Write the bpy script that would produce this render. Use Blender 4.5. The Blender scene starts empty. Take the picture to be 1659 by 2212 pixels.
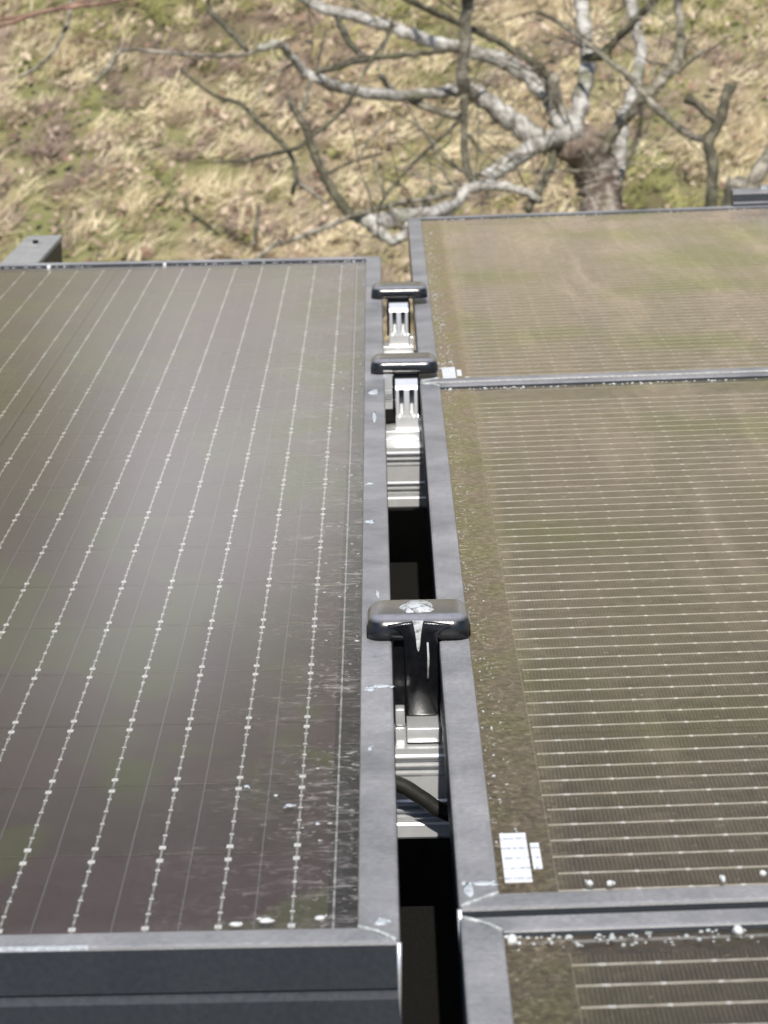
import bpy, math, random
import numpy as np
from mathutils import Matrix, Vector

random.seed(7)
rng = np.random.default_rng(11)
S = bpy.context.scene
C = S.collection

# ------------------------------------------------------------------ frame of the roof
PITCH = math.radians(25)
ORIGIN = Vector((0, 0, 3.64))                      # near right corner of the left panel
ROOF = Matrix.Translation(ORIGIN) @ Matrix.Rotation(-PITCH, 4, 'X')   # x right, y down the slope, z off the panels

# ------------------------------------------------------------------ camera
CAM_P, CAM_Y, CAM_R = 0.21652, 0.00044, 0.01968
CAM_POS = Vector((-0.00302, -0.85649, 0.32987))
FOC = 6093.8                                       # focal length for a 1659 x 2212 picture
cp, sp, cy, sy = math.cos(CAM_P), math.sin(CAM_P), math.cos(CAM_Y), math.sin(CAM_Y)
F_ = Vector((sy * cp, cy * cp, -sp)); R_ = Vector((cy, -sy, 0)); D_ = F_.cross(R_)
cr, sr = math.cos(CAM_R), math.sin(CAM_R)
A_ = R_ * cr + D_ * sr
B_ = D_ * cr - R_ * sr
cam_d = bpy.data.cameras.new('camera')
cam = bpy.data.objects.new('camera', cam_d); C.objects.link(cam)
m = Matrix.Identity(4)
for i, v in enumerate((A_, -B_, -F_)):
    for k in range(3): m[k][i] = v[k]
m.translation = CAM_POS
cam.matrix_world = ROOF @ m
cam_d.sensor_fit = 'VERTICAL'; cam_d.sensor_height = 36; cam_d.sensor_width = 27
cam_d.lens = FOC / 2212 * 36
cam_d.clip_start = 0.02; cam_d.clip_end = 600
cam_d.dof.use_dof = True; cam_d.dof.focus_distance = 1.4
cam_d.dof.aperture_fstop = cam_d.lens / 2.8
S.camera = cam

def at(u, v, dist):
    """world point seen in direction (u, v) at a depth in metres"""
    d = F_ + A_ * ((u - 829.5) / FOC) + B_ * ((v - 1106) / FOC)
    return ROOF @ (CAM_POS + d * dist)

# ------------------------------------------------------------------ light
SUN_EL, SUN_AZ = math.radians(70), math.radians(177)      # azimuth from +y towards +x
sun_dir = Vector((math.cos(SUN_EL) * math.sin(SUN_AZ), math.cos(SUN_EL) * math.cos(SUN_AZ), math.sin(SUN_EL)))
W = bpy.data.worlds.new('World'); S.world = W; W.use_nodes = True
wn = W.node_tree.nodes; wn.clear()
sky = wn.new('ShaderNodeTexSky'); sky.sky_type = 'NISHITA'; sky.sun_disc = False
sky.sun_elevation = SUN_EL; sky.sun_rotation = SUN_AZ
bg = wn.new('ShaderNodeBackground'); bg.inputs['Strength'].default_value = 0.11
wo = wn.new('ShaderNodeOutputWorld')
W.node_tree.links.new(sky.outputs[0], bg.inputs[0]); W.node_tree.links.new(bg.outputs[0], wo.inputs[0])
sl = bpy.data.lights.new('sun', 'SUN'); sl.energy = 4.4; sl.angle = math.radians(0.5); sl.color = (1, .95, .87)
so = bpy.data.objects.new('sun', sl); C.objects.link(so)
so.rotation_euler = sun_dir.to_track_quat('Z', 'Y').to_euler(); so.location = (0, 0, 20)
S.view_settings.view_transform = 'Standard'; S.view_settings.look = 'None'
S.view_settings.exposure = 0.2; S.view_settings.gamma = 1; S.view_settings.use_curve_mapping = False
S.render.engine = 'CYCLES'
S.cycles.max_bounces = 8; S.cycles.transparent_max_bounces = 12
S.cycles.caustics_reflective = False; S.cycles.caustics_refractive = False

# ------------------------------------------------------------------ materials
class NT:
    def __init__(s, name):
        s.m = bpy.data.materials.new(name); s.m.use_nodes = True
        s.t = s.m.node_tree; s.t.nodes.clear()
        s.out = s.n('ShaderNodeOutputMaterial')
        s.co = s.n('ShaderNodeTexCoord').outputs['Object']
    def n(s, typ, **kw):
        nd = s.t.nodes.new(typ)
        for k, v in kw.items(): setattr(nd, k, v)
        return nd
    def put(s, sock, v):
        if isinstance(v, bpy.types.NodeSocket): s.t.links.new(v, sock)
        elif v is not None:
            if isinstance(v, tuple) and len(v) == 3 and sock.type == 'RGBA': v = (*v, 1)
            sock.default_value = v
    def math(s, op, a, b=None, c=None, clamp=False):
        nd = s.n('ShaderNodeMath', operation=op, use_clamp=clamp)
        s.put(nd.inputs[0], a); s.put(nd.inputs[1], b); s.put(nd.inputs[2], c); return nd.outputs[0]
    def mapping(s, scale=(1, 1, 1), loc=(0, 0, 0), rot=(0, 0, 0), co=None):
        nd = s.n('ShaderNodeMapping'); s.put(nd.inputs[0], co or s.co)
        nd.inputs['Scale'].default_value = scale; nd.inputs['Location'].default_value = loc
        nd.inputs['Rotation'].default_value = rot; return nd.outputs[0]
    def noise(s, scale, detail=4, rough=.6, co=None, dist=0):
        nd = s.n('ShaderNodeTexNoise'); s.put(nd.inputs['Vector'], co or s.co)
        nd.inputs['Scale'].default_value = scale; nd.inputs['Detail'].default_value = detail
        nd.inputs['Roughness'].default_value = rough; nd.inputs['Distortion'].default_value = dist
        return nd.outputs[0]
    def ramp(s, f, a, b, x0=0.0, x1=1.0):
        nd = s.n('ShaderNodeMapRange'); s.put(nd.inputs[0], f)
        nd.inputs[1].default_value = a; nd.inputs[2].default_value = b
        nd.inputs[3].default_value = x0; nd.inputs[4].default_value = x1; return nd.outputs[0]
    def mix(s, f, a, b):
        nd = s.n('ShaderNodeMix', data_type='RGBA'); s.put(nd.inputs[0], f)
        s.put(nd.inputs[6], a); s.put(nd.inputs[7], b); return nd.outputs[2]
    def xyz(s, co=None):
        nd = s.n('ShaderNodeSeparateXYZ'); s.put(nd.inputs[0], co or s.co); return nd.outputs
    def bump(s, h, dist=.001, strength=.5):
        nd = s.n('ShaderNodeBump'); s.put(nd.inputs['Height'], h)
        nd.inputs['Distance'].default_value = dist; nd.inputs['Strength'].default_value = strength; return nd.outputs[0]
    def shmix(s, f, a, b):
        nd = s.n('ShaderNodeMixShader'); s.put(nd.inputs[0], f); s.put(nd.inputs[1], a); s.put(nd.inputs[2], b); return nd.outputs[0]
    def pr(s, col, rough=.6, metal=0., spec=.5, normal=None):
        p = s.n('ShaderNodeBsdfPrincipled')
        s.put(p.inputs['Base Color'], col); s.put(p.inputs['Roughness'], rough); s.put(p.inputs['Metallic'], metal)
        s.put(p.inputs['Specular IOR Level'], spec)
        if normal: s.put(p.inputs['Normal'], normal)
        return p.outputs[0]
    def done(s, sh): s.t.links.new(sh, s.out.inputs[0]); return s.m
    def attr(s, name):
        return s.n('ShaderNodeAttribute', attribute_name=name).outputs['Fac']
    def rand(s): return s.n('ShaderNodeObjectInfo').outputs['Random']

def frame_mat(name, dust):
    t = NT(name)
    big = t.noise(14, 5, .65); fine = t.noise(420, 4, .7); streak = t.noise(1, 5, .7, co=t.mapping((60, 260, 60)))
    nz = t.xyz(t.n('ShaderNodeNewGeometry').outputs['Normal'])[2]
    nrm = t.n('ShaderNodeTexCoord').outputs['Normal']; up = t.xyz(nrm)[2]
    d = t.math('ADD', t.ramp(big, .35, .75, dust * .55, dust * 1.25), t.ramp(streak, .62, .75, 0, .28))
    d = t.math('MULTIPLY', d, t.ramp(fine, .3, .7, .75, 1.2))
    d = t.math('MULTIPLY', d, t.ramp(up, .3, .95, .05, 1), clamp=True)      # dust settles on upward faces
    col = t.mix(d, (.020, .025, .031), (.43, .42, .43))
    return t.done(t.pr(col, t.ramp(fine, .3, .7, .33, .5), 0, .5, t.bump(fine, .0002, .35)))

M = {}
M['frame_left'] = frame_mat('black_anodised_frame_dusty', .8)
M['frame_right'] = frame_mat('black_anodised_frame_dusty_right', .8)

def solid(name, col, rough=.5, metal=0., spec=.5, nscale=200, var=.35, bump=.0003):
    t = NT(name); n = t.noise(nscale, 5, .65)
    dark = tuple(c * (1 - var) for c in col); lite = tuple(min(1, c * (1 + var)) for c in col)
    return t.done(t.pr(t.mix(t.ramp(n, .3, .7), dark, lite), rough, metal, spec, t.bump(n, bump, .4)))

M['backsheet'] = solid('black_backsheet', (.018, .016, .016), .6)
M['plastic'] = solid('weathered_black_plastic', (.007, .0075, .009), .2, 0, .6, 300, .4, .00015)
M['alu'] = solid('raw_aluminium', (.88, .89, .90), .28, .6, .5, 120, .06, .0001)
M['steel'] = solid('dull_bolt_steel', (.5, .51, .5), .45, .8, .5, 500, .45, .0006)
M['rubber'] = solid('black_cable_rubber', (.02, .02, .017), .5, 0, .4, 80, .5)
M['felt'] = solid('black_roofing_felt', (.0075, .007, .006), .9, 0, .2, 900, .6, .001)
M['render_wall'] = solid('house_render', (.45, .42, .36), .9, 0, .2, 60, .15)
M['galv'] = solid('weathered_galvanised_steel', (.40, .39, .37), .6, .05, .5, 70, .22)
M['dark_steel'] = solid('brown_black_steel', (.05, .047, .035), .6, .2, .4, 60, .4)
M['dropping'] = solid('dried_white_splash', (.62, .63, .62), .8, 0, .3, 600, .15, .0006)
M['smear'] = solid('pale_dried_smear', (.5, .53, .55), .8, 0, .3, 500, .35, .0004)  # also colours the painted lit edge of the left frame
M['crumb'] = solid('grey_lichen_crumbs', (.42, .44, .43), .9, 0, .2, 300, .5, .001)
M['cut_wood'] = solid('rotten_cut_wood', (.21, .165, .13), .9, 0, .2, 60, .6, .004)

# clamp cap: black plastic with a dull film of dust on top
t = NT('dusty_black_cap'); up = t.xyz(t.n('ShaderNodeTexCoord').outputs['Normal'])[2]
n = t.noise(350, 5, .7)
edge_tone = t.math('MULTIPLY', t.ramp(up, .52, .78, 0, .8), t.ramp(n, .3, .7, .75, 1.05), clamp=True)     # paler on the rounded edge, by face direction
col = t.mix(edge_tone, (.009, .010, .012), (.30, .30, .33))
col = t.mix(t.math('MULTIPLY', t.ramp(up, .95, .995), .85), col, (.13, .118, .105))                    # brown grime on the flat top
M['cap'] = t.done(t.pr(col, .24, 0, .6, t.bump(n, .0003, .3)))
t = NT('dirty_bolt_head'); n = t.noise(330, 4, .6)
M['bolt_head'] = t.done(t.pr(t.mix(t.ramp(n, .36, .52), (.16, .155, .14), (.7, .72, .72)), .42, .2, .5, t.bump(n, .001, .6)))

def cell_mat(name, axis, a, b, finger, amt):
    t = NT(name); p = t.xyz(); r = t.rand()
    x = p[axis]
    fr = t.math('FRACT', t.math('MULTIPLY', x, 1 / finger))
    line = t.math('LESS_THAN', fr, .22)
    brk = t.noise(700, 2, .5)
    line = t.math('MULTIPLY', line, t.ramp(brk, .35, .6, .35, 1))
    col = t.mix(r, a, b)
    if axis == 1:                                   # patchy tint: purple-brown to olive
        gp = t.n('ShaderNodeNewGeometry').outputs['Position']
        hue = t.noise(1, 2, .4, co=t.mapping((11, 7, 7), co=gp), dist=.6)
        col = t.mix(t.ramp(hue, .52, .58, 0, .9), col, (.048, .050, .014))
    col = t.mix(t.math('MULTIPLY', line, amt), col, (.42, .39, .34))
    return t.done(t.pr(col, .42, 0, .35))
M['cell_left'] = cell_mat('brown_black_silicon', 1, (.046, .025, .027), (.034, .021, .021), .0016, .24)
M['cell_right'] = cell_mat('black_silicon', 0, (.013, .011, .010), (.016, .012, .011), .00155, .26)
def ribbon_mat(name, lo, hi, sc):
    t = NT(name); n = t.noise(1, 3, .75, co=t.mapping(sc)); f = t.noise(900, 2, .6)
    k = t.math('MULTIPLY', t.ramp(n, .34, .62), t.ramp(f, .3, .6, .5, 1))
    return t.done(t.pr(t.mix(k, lo, hi), .3, .5, .6))
M['ribbon_left'] = ribbon_mat('solder_ribbon', (.12, .115, .11), (.92, .9, .86), (200, 130, 1))
M['ribbon_right'] = ribbon_mat('solder_ribbon_warm', (.62, .55, .45), (1.0, .95, .85), (110, 300, 1))
M['pad'] = solid('solder_pad', (.85, .84, .8), .4, .2, .6, 500, .2)
M['thin_wire'] = solid('thin_grey_wire', (.17, .165, .16), .5, .2, .5, 400, .4)

LW = 1.13
def glass_mat(name, kind):
    t = NT(name); x, y, z = t.xyz()
    ge = t.n('ShaderNodeNewGeometry'); dt = t.n('ShaderNodeVectorMath', operation='DOT_PRODUCT')
    t.put(dt.inputs[0], ge.outputs['Normal']); t.put(dt.inputs[1], ge.outputs['Incoming'])
    cosv = t.math('ABSOLUTE', dt.outputs['Value'])
    fres = t.math('MULTIPLY_ADD', t.math('POWER', t.math('SUBTRACT', 1, cosv), 5), .95, .035)   # same from both sides of the pane
    gl = t.n('ShaderNodeBsdfGlossy'); gl.inputs['Roughness'].default_value = .17 if kind == 'left' else .16
    gl.inputs['Color'].default_value = (.95, .95, .95, 1)
    tr = t.n('ShaderNodeBsdfTransparent')
    base = t.shmix(fres, tr.outputs[0], gl.outputs[0])
    fine = t.noise(900, 3, .7); mid = t.noise(60, 5, .65); big = t.noise(5, 3, .5)
    speck = t.noise(330, 2, .5); grain = t.noise(170, 5, .75)
    df = t.n('ShaderNodeBsdfDiffuse')
    if kind == 'left':
        st = t.noise(1, 5, .7, co=t.mapping((70, 230, 1)), dist=1.2)     # wiped sideways streaks by the edge
        lon = t.noise(1, 3, .6, co=t.mapping((700, 14, 1)))             # rain runs down the slope
        patch = t.ramp(t.noise(16, 4, .7), .44, .62)
        edge = t.math('MULTIPLY', t.ramp(x, LW - .10, LW - .016, 0, 1.), t.math('ADD', t.math('MULTIPLY', patch, .75), .25))
        d = t.math('ADD', t.ramp(mid, .3, .75, .01, .06), t.ramp(fine, .35, .7, -.015, .035))
        d = t.math('ADD', d, t.math('MULTIPLY', t.ramp(st, .52, .66, 0, .6), edge))
        d = t.math('ADD', d, t.math('MULTIPLY', t.ramp(lon, .55, .75, 0, .10), t.math('ADD', edge, .3)))
        d = t.math('ADD', d, t.math('MULTIPLY', t.ramp(speck, .60, .70, 0, .5), t.math('ADD', edge, .03)))
        d = t.math('ADD', d, t.ramp(y, .03, .016, 0, .08))
        green_tint = t.ramp(t.noise(9, 2, .4, co=t.mapping((1.5, .7, 1))), .55, .62)  # green patches mixed into the film colour
        col = t.mix(t.math('MULTIPLY', green_tint, .7), t.mix(edge, (.42, .33, .34), (.50, .47, .45)), (.27, .26, .14))
    else:
        band = t.ramp(t.math('ADD', x, t.ramp(t.noise(120, 4, .7), .3, .7, -.004, .004)), .041, .031, 0, 1)
        gran = t.noise(300, 4, .75, dist=.6)
        d = t.math('ADD', t.ramp(mid, .3, .75, .08, .17), t.ramp(fine, .35, .7, -.015, .04))
        d = t.math('ADD', d, t.math('MULTIPLY', band, t.ramp(gran, .36, .66, .10, .62)))
        d = t.math('ADD', d, t.ramp(speck, .68, .75, 0, .35))
        d = t.math('ADD', d, t.ramp(grain, .35, .68, -.03, .06))
        sheen = t.noise(1, 4, .6, co=t.mapping((16, 2.2, 1), rot=(0, 0, .25)), dist=.8)  # pale reflected sheen painted into the dust film
        d = t.math('ADD', d, t.ramp(sheen, .50, .72, 0, .16))
        green_tint = t.ramp(big, .47, .62)  # green of the reflected garden painted into the dust colour
        col = t.mix(t.math('MULTIPLY', green_tint, .85), (.53, .425, .31), (.37, .36, .15))
        col = t.mix(band, col, t.mix(t.ramp(t.noise(26, 3, .5), .45, .6), (.29, .23, .155), (.27, .235, .125)))
        near_edge = t.ramp(x, .027, .016, 0, 1)
        net = t.ramp(gran, .56, .68)
        col = t.mix(t.math('MULTIPLY', t.math('MULTIPLY', band, net), t.math('ADD', t.math('MULTIPLY', near_edge, .7), .2)), col, (.60, .55, .46))
    d = t.math('MINIMUM', t.math('MAXIMUM', d, 0), .9)
    path = t.math('POWER', t.math('DIVIDE', .25, t.math('MAXIMUM', cosv, .1)), .9 if kind == 'left' else 1.5)              # a film of dust is crossed at a slant
    d = t.math('SUBTRACT', 1, t.math('POWER', t.math('SUBTRACT', 1, d), path))
    t.put(df.inputs[0], col)
    return t.done(t.shmix(d, base, df.outputs[0]))
M['glass_left'] = glass_mat('dusty_panel_glass', 'left')
M['glass_right'] = glass_mat('lichen_dusted_panel_glass', 'right')
t = NT('glass_edge'); M['glass_edge'] = t.done(t.n('ShaderNodeBsdfTransparent').outputs[0])

# sticker with printed bars (flat print)
t = NT('printed_sticker'); x, y, z = t.xyz()
fr = t.math('FRACT', t.math('MULTIPLY', y, 1 / .0105))
bar = t.math('MULTIPLY', t.math('LESS_THAN', fr, .28), t.math('GREATER_THAN', fr, .06))
dash = t.ramp(t.noise(1, 3, .8, co=t.mapping((900, 120, 1))), .46, .5)
M['sticker'] = t.done(t.pr(t.mix(t.math('MULTIPLY', t.math('MULTIPLY', bar, dash), .55), (.82, .84, .86), (.2, .2, .25)), .45))

def bark(name, pale, dark, amt, green=(.16, .17, .09)):
    t = NT(name)
    a = t.noise(38, 5, .7); b = t.noise(140, 4, .7); g = t.noise(11, 3, .5)
    ring = t.noise(1, 3, .6, co=t.mapping((22, 22, 40)))
    f = t.ramp(t.math('ADD', t.math('MULTIPLY', a, .6), t.math('MULTIPLY', ring, .4)), amt, amt + .14)
    col = t.mix(f, dark, pale)
    col = t.mix(t.ramp(g, .52, .7, 0, .6), col, green)
    return t.done(t.pr(col, .85, 0, .25, t.bump(t.math('ADD', a, b), .006, .6)))
M['pale_bark'] = bark('pale_lichen_bark', (.60, .58, .535), (.23, .21, .18), .43)
M['mid_bark'] = bark('grey_brown_bark', (.42, .38, .31), (.14, .125, .095), .45)
M['dark_bark'] = bark('dark_olive_bark', (.25, .225, .16), (.085, .078, .056), .48)
M['trunk_bark'] = bark('brown_trunk_bark', (.42, .37, .32), (.12, .09, .072), .46)
M['red_bark'] = bark('reddish_twig_bark', (.42, .27, .2), (.2, .12, .09), .45, (.3, .2, .14))

# ground
t = NT('garden_ground')
a = t.noise(3.2, 5, .6); b = t.noise(16, 5, .7); c_ = t.noise(55, 4, .7); wide = t.noise(.35, 3, .5)
col = t.mix(t.ramp(b, .35, .65), (.22, .17, .115), (.45, .36, .24))
col = t.mix(t.ramp(a, .52, .64, 0, .6), col, (.16, .17, .07))
lawn = t.noise(1, 3, .55, co=t.mapping((1.5, .38, 1)))
col = t.mix(t.ramp(lawn, .47, .56, 0, .75), col, (.18, .195, .07))
col = t.mix(t.ramp(wide, .5, .6, 0, .4), col, (.17, .18, .07))
col = t.mix(t.ramp(t.noise(.9, 3, .5), .52, .62, 0, .6), col, (.12, .085, .065))
col = t.mix(t.ramp(c_, .6, .7, 0, .5), col, (.09, .07, .05))
M['ground'] = t.done(t.pr(col, .95, 0, .15, t.bump(b, .03, .6)))
def blade(name, c0, c1):
    t = NT(name); v = t.attr('var')
    p = t.pr(t.mix(v, c0, c1), .75, 0, .2)
    tl = t.n('ShaderNodeBsdfTranslucent'); t.put(tl.inputs[0], t.mix(v, c0, c1))
    return t.done(t.shmix(.25, p, tl.outputs[0]))
M['straw'] = blade('dry_straw_blades', (.44, .35, .20), (.94, .83, .58))
M['green'] = blade('green_grass_blades', (.20, .205, .07), (.50, .48, .20))
M['brown'] = blade('dead_brown_blades', (.22, .16, .135), (.46, .35, .29))
M['leaf_tan'] = blade('tan_dead_leaf', (.34, .25, .19), (.74, .60, .45))
M['leaf_brown'] = blade('brown_dead_leaf', (.16, .10, .07), (.36, .24, .17))
M['evergreen'] = solid('dark_evergreen_foliage', (.028, .034, .016), .9, 0, .2, 3, .6, .05)
t = NT('dark_leaf_mould'); a = t.noise(1, 3, .5, co=t.mapping((1.7, .55, 1))); b = t.noise(9, 4, .6)  # dark and green ground, there only for the panes to reflect
col = t.mix(t.ramp(b, .3, .7), (.04, .027, .024), (.085, .06, .055))
col = t.mix(t.ramp(a, .50, .57, 0, .9), col, (.26, .31, .06))
M['soil'] = t.done(t.pr(col, .95, 0, .2, t.bump(b, .02, .5)))
M['gravel'] = solid('pale_gravel', (.80, .79, .78), .9, 0, .2, 14, .2, .01)

# ------------------------------------------------------------------ mesh helpers
class MB:
    def __init__(s): s.v = []; s.f = []; s.mi = []
    def add(s, vs, fs, mi=0):
        o = len(s.v); s.v += [tuple(p) for p in vs]; s.f += [tuple(i + o for i in f) for f in fs]; s.mi += [mi] * len(fs)
        return s
    def box(s, x0, x1, y0, y1, z0, z1, mi=0):
        vs = [(x, y, z) for z in (z0, z1) for y in (y0, y1) for x in (x0, x1)]
        return s.add(vs, [(0, 2, 3, 1), (4, 5, 7, 6), (0, 1, 5, 4), (2, 6, 7, 3), (0, 4, 6, 2), (1, 3, 7, 5)], mi)
    def prism(s, prof, place, ends=((0,), (1,)), n=2, mi=0):
        """prof: closed 2-D outline; place(p, k) -> 3-D point for slice k of n"""
        k = len(prof)
        vs = [place(p, j) for j in range(n) for p in prof]
        fs = [(j * k + i, j * k + (i + 1) % k, (j + 1) * k + (i + 1) % k, (j + 1) * k + i) for j in range(n - 1) for i in range(k)]
        fs += [tuple(range(k))[::-1], tuple((n - 1) * k + i for i in range(k))]
        return s.add(vs, fs, mi)
    def tube(s, pts, rad, n=10, wob=0., mi=0, cap=True, seed=0):
        rr = random.Random(seed)
        pts = [Vector(p) for p in pts]; N = len(pts)
        vs = []; up = None
        for i, p in enumerate(pts):
            tng = (pts[min(i + 1, N - 1)] - pts[max(i - 1, 0)]).normalized()
            if up is None: up = tng.orthogonal().normalized()
            up = (up - tng * up.dot(tng)).normalized(); sd = tng.cross(up)
            for k in range(n):
                a = 2 * math.pi * k / n
                r = rad[i] * (1 + wob * (rr.random() * 2 - 1))
                vs.append(p + (up * math.cos(a) + sd * math.sin(a)) * r)
        fs = [(i * n + k, i * n + (k + 1) % n, (i + 1) * n + (k + 1) % n, (i + 1) * n + k) for i in range(N - 1) for k in range(n)]
        if cap: fs += [tuple(range(n))[::-1], tuple((N - 1) * n + k for k in range(n))]
        return s.add(vs, fs, mi)
    def mesh(s, name, mats, smooth=False):
        me = bpy.data.meshes.new(name); me.from_pydata(s.v, [], s.f)
        for mt in (mats if isinstance(mats, (list, tuple)) else [mats]): me.materials.append(mt)
        me.polygons.foreach_set('material_index', s.mi)
        me.update()
        import bmesh
        bm = bmesh.new(); bm.from_mesh(me); bmesh.ops.recalc_face_normals(bm, faces=bm.faces); bm.to_mesh(me); bm.free()
        if smooth: me.polygons.foreach_set('use_smooth', [True] * len(me.polygons))
        return me
    def build(s, name, mats, parent=None, smooth=False):
        return obj(name, s.mesh(name, mats, smooth), parent)

def obj(name, data, parent=None):
    o = bpy.data.objects.new(name, data); C.objects.link(o)
    if parent: o.parent = parent
    return o
def tag(o, label=None, cat=None, group=None, kind=None):
    for k, v in (('label', label), ('category', cat), ('group', group), ('kind', kind)):
        if v: o[k] = v
    return o
def thing(name, mat, label, cat, group=None):
    o = obj(name, None); o.matrix_world = mat; o.empty_display_size = .05
    return tag(o, label, cat, group)
def bevel(o, w, seg=3, angle=40):
    b = o.modifiers.new('bevel', 'BEVEL'); b.width = w; b.segments = seg; b.limit_method = 'ANGLE'; b.angle_limit = math.radians(angle)
    for p in o.data.polygons: p.use_smooth = True
    return o
def spline(P, Rr, per=6):
    out, rad = [], []
    P = [Vector(p) for p in P]; n = len(P)
    for i in range(n - 1):
        p0, p1, p2, p3 = P[max(i - 1, 0)], P[i], P[i + 1], P[min(i + 2, n - 1)]
        for k in range(per):
            t = k / per; t2, t3 = t * t, t * t * t
            out.append(.5 * ((2 * p1) + (p2 - p0) * t + (2 * p0 - 5 * p1 + 4 * p2 - p3) * t2 + (3 * p1 - p0 - 3 * p2 + p3) * t3))
            rad.append(Rr[i] * (1 - t) + Rr[i + 1] * t)
    out.append(P[-1]); rad.append(Rr[-1]); return out, rad

def blob(mb, x, y, z, rx, ry, rz, seed, n=9):
    r = random.Random(seed); vs = [(x, y, z + rz)]; fs = []
    for ring, (k, h) in enumerate(((.6, .75), (1, 0))):
        for i in range(n):
            a = 2 * math.pi * i / n; q = k * (1 + r.uniform(-.22, .22))
            vs.append((x + rx * q * math.cos(a), y + ry * q * math.sin(a), z + rz * h))
    for i in range(n):
        j = (i + 1) % n; fs += [(0, 1 + i, 1 + j), (1 + i, 1 + n + i, 1 + n + j, 1 + j)]
    fs.append(tuple(1 + n + i for i in range(n))[::-1]); mb.add(vs, fs)

# ------------------------------------------------------------------ setting: ground, added patches for the panes to reflect
g = MB().add([(-250, -60, 0), (250, -60, 0), (250, 300, 0), (-250, 300, 0)], [(0, 1, 2, 3)]).build('ground', M['ground']); tag(g, kind='structure')
def glare_ribbon(name, pts, w0):
    r = random.Random(4); L, Rg = [], []
    P, Q = spline([Vector((*p, .009)) for p in pts], [w0] * len(pts), 5)
    for i, p in enumerate(P):
        tg = (P[min(i + 1, len(P) - 1)] - P[max(i - 1, 0)]).normalized(); n_ = Vector((-tg.y, tg.x, 0))
        L.append(p + n_ * w0 * r.uniform(.42, .58)); Rg.append(p - n_ * w0 * r.uniform(.42, .58))
    k = len(P)
    o = MB().add(L + Rg, [(i, k + i, k + i + 1, i + 1) for i in range(k - 1)]).build(name, M['gravel'])
    return tag(o, kind='structure')
glare_ribbon('gravel_path', [(-.45, 13.4), (-.72, 14.8), (-1.05, 16.6), (-1.55, 19), (-2.9, 22), (-7, 24.5), (-14, 25.5)], 1.6)  # unseen pale strip added for the glare in the left pane
glare_ribbon('gravel_path', [(.15, 10.9), (-.35, 11.4), (-.9, 11.8), (-1.6, 12.1)], .5)  # second added strip, brightens the far end of that pane

bed = MB()  # unseen dark bed added to deepen the reflection around the glare
bp = [(.2, 12.3), (.45, 14.5), (.55, 17), (.5, 21), (.2, 26), (-9, 26), (-8, 18), (-6.5, 14.5), (-4, 12.9), (-1.5, 12.5)]
bed.add([(x, y, .004) for x, y in bp], [tuple(range(len(bp)))])
tag(bed.build('soil_bed', M['soil']), kind='structure')
# unseen dark mass added to darken what the panes reflect
wd = MB(); r = random.Random(12)
for k in range(900):
    x = r.uniform(-34, 34); y = r.uniform(27, 31); z = r.uniform(0, 1) ** .8 * (5 + 1.4 * math.sin(x * .5)); q = r.uniform(.5, 1.1)
    blob(wd, x, y, z, q, q, q * 1.1, 9000 + k, 7)
tag(wd.build('wood', M['evergreen']), kind='stuff')

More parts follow.
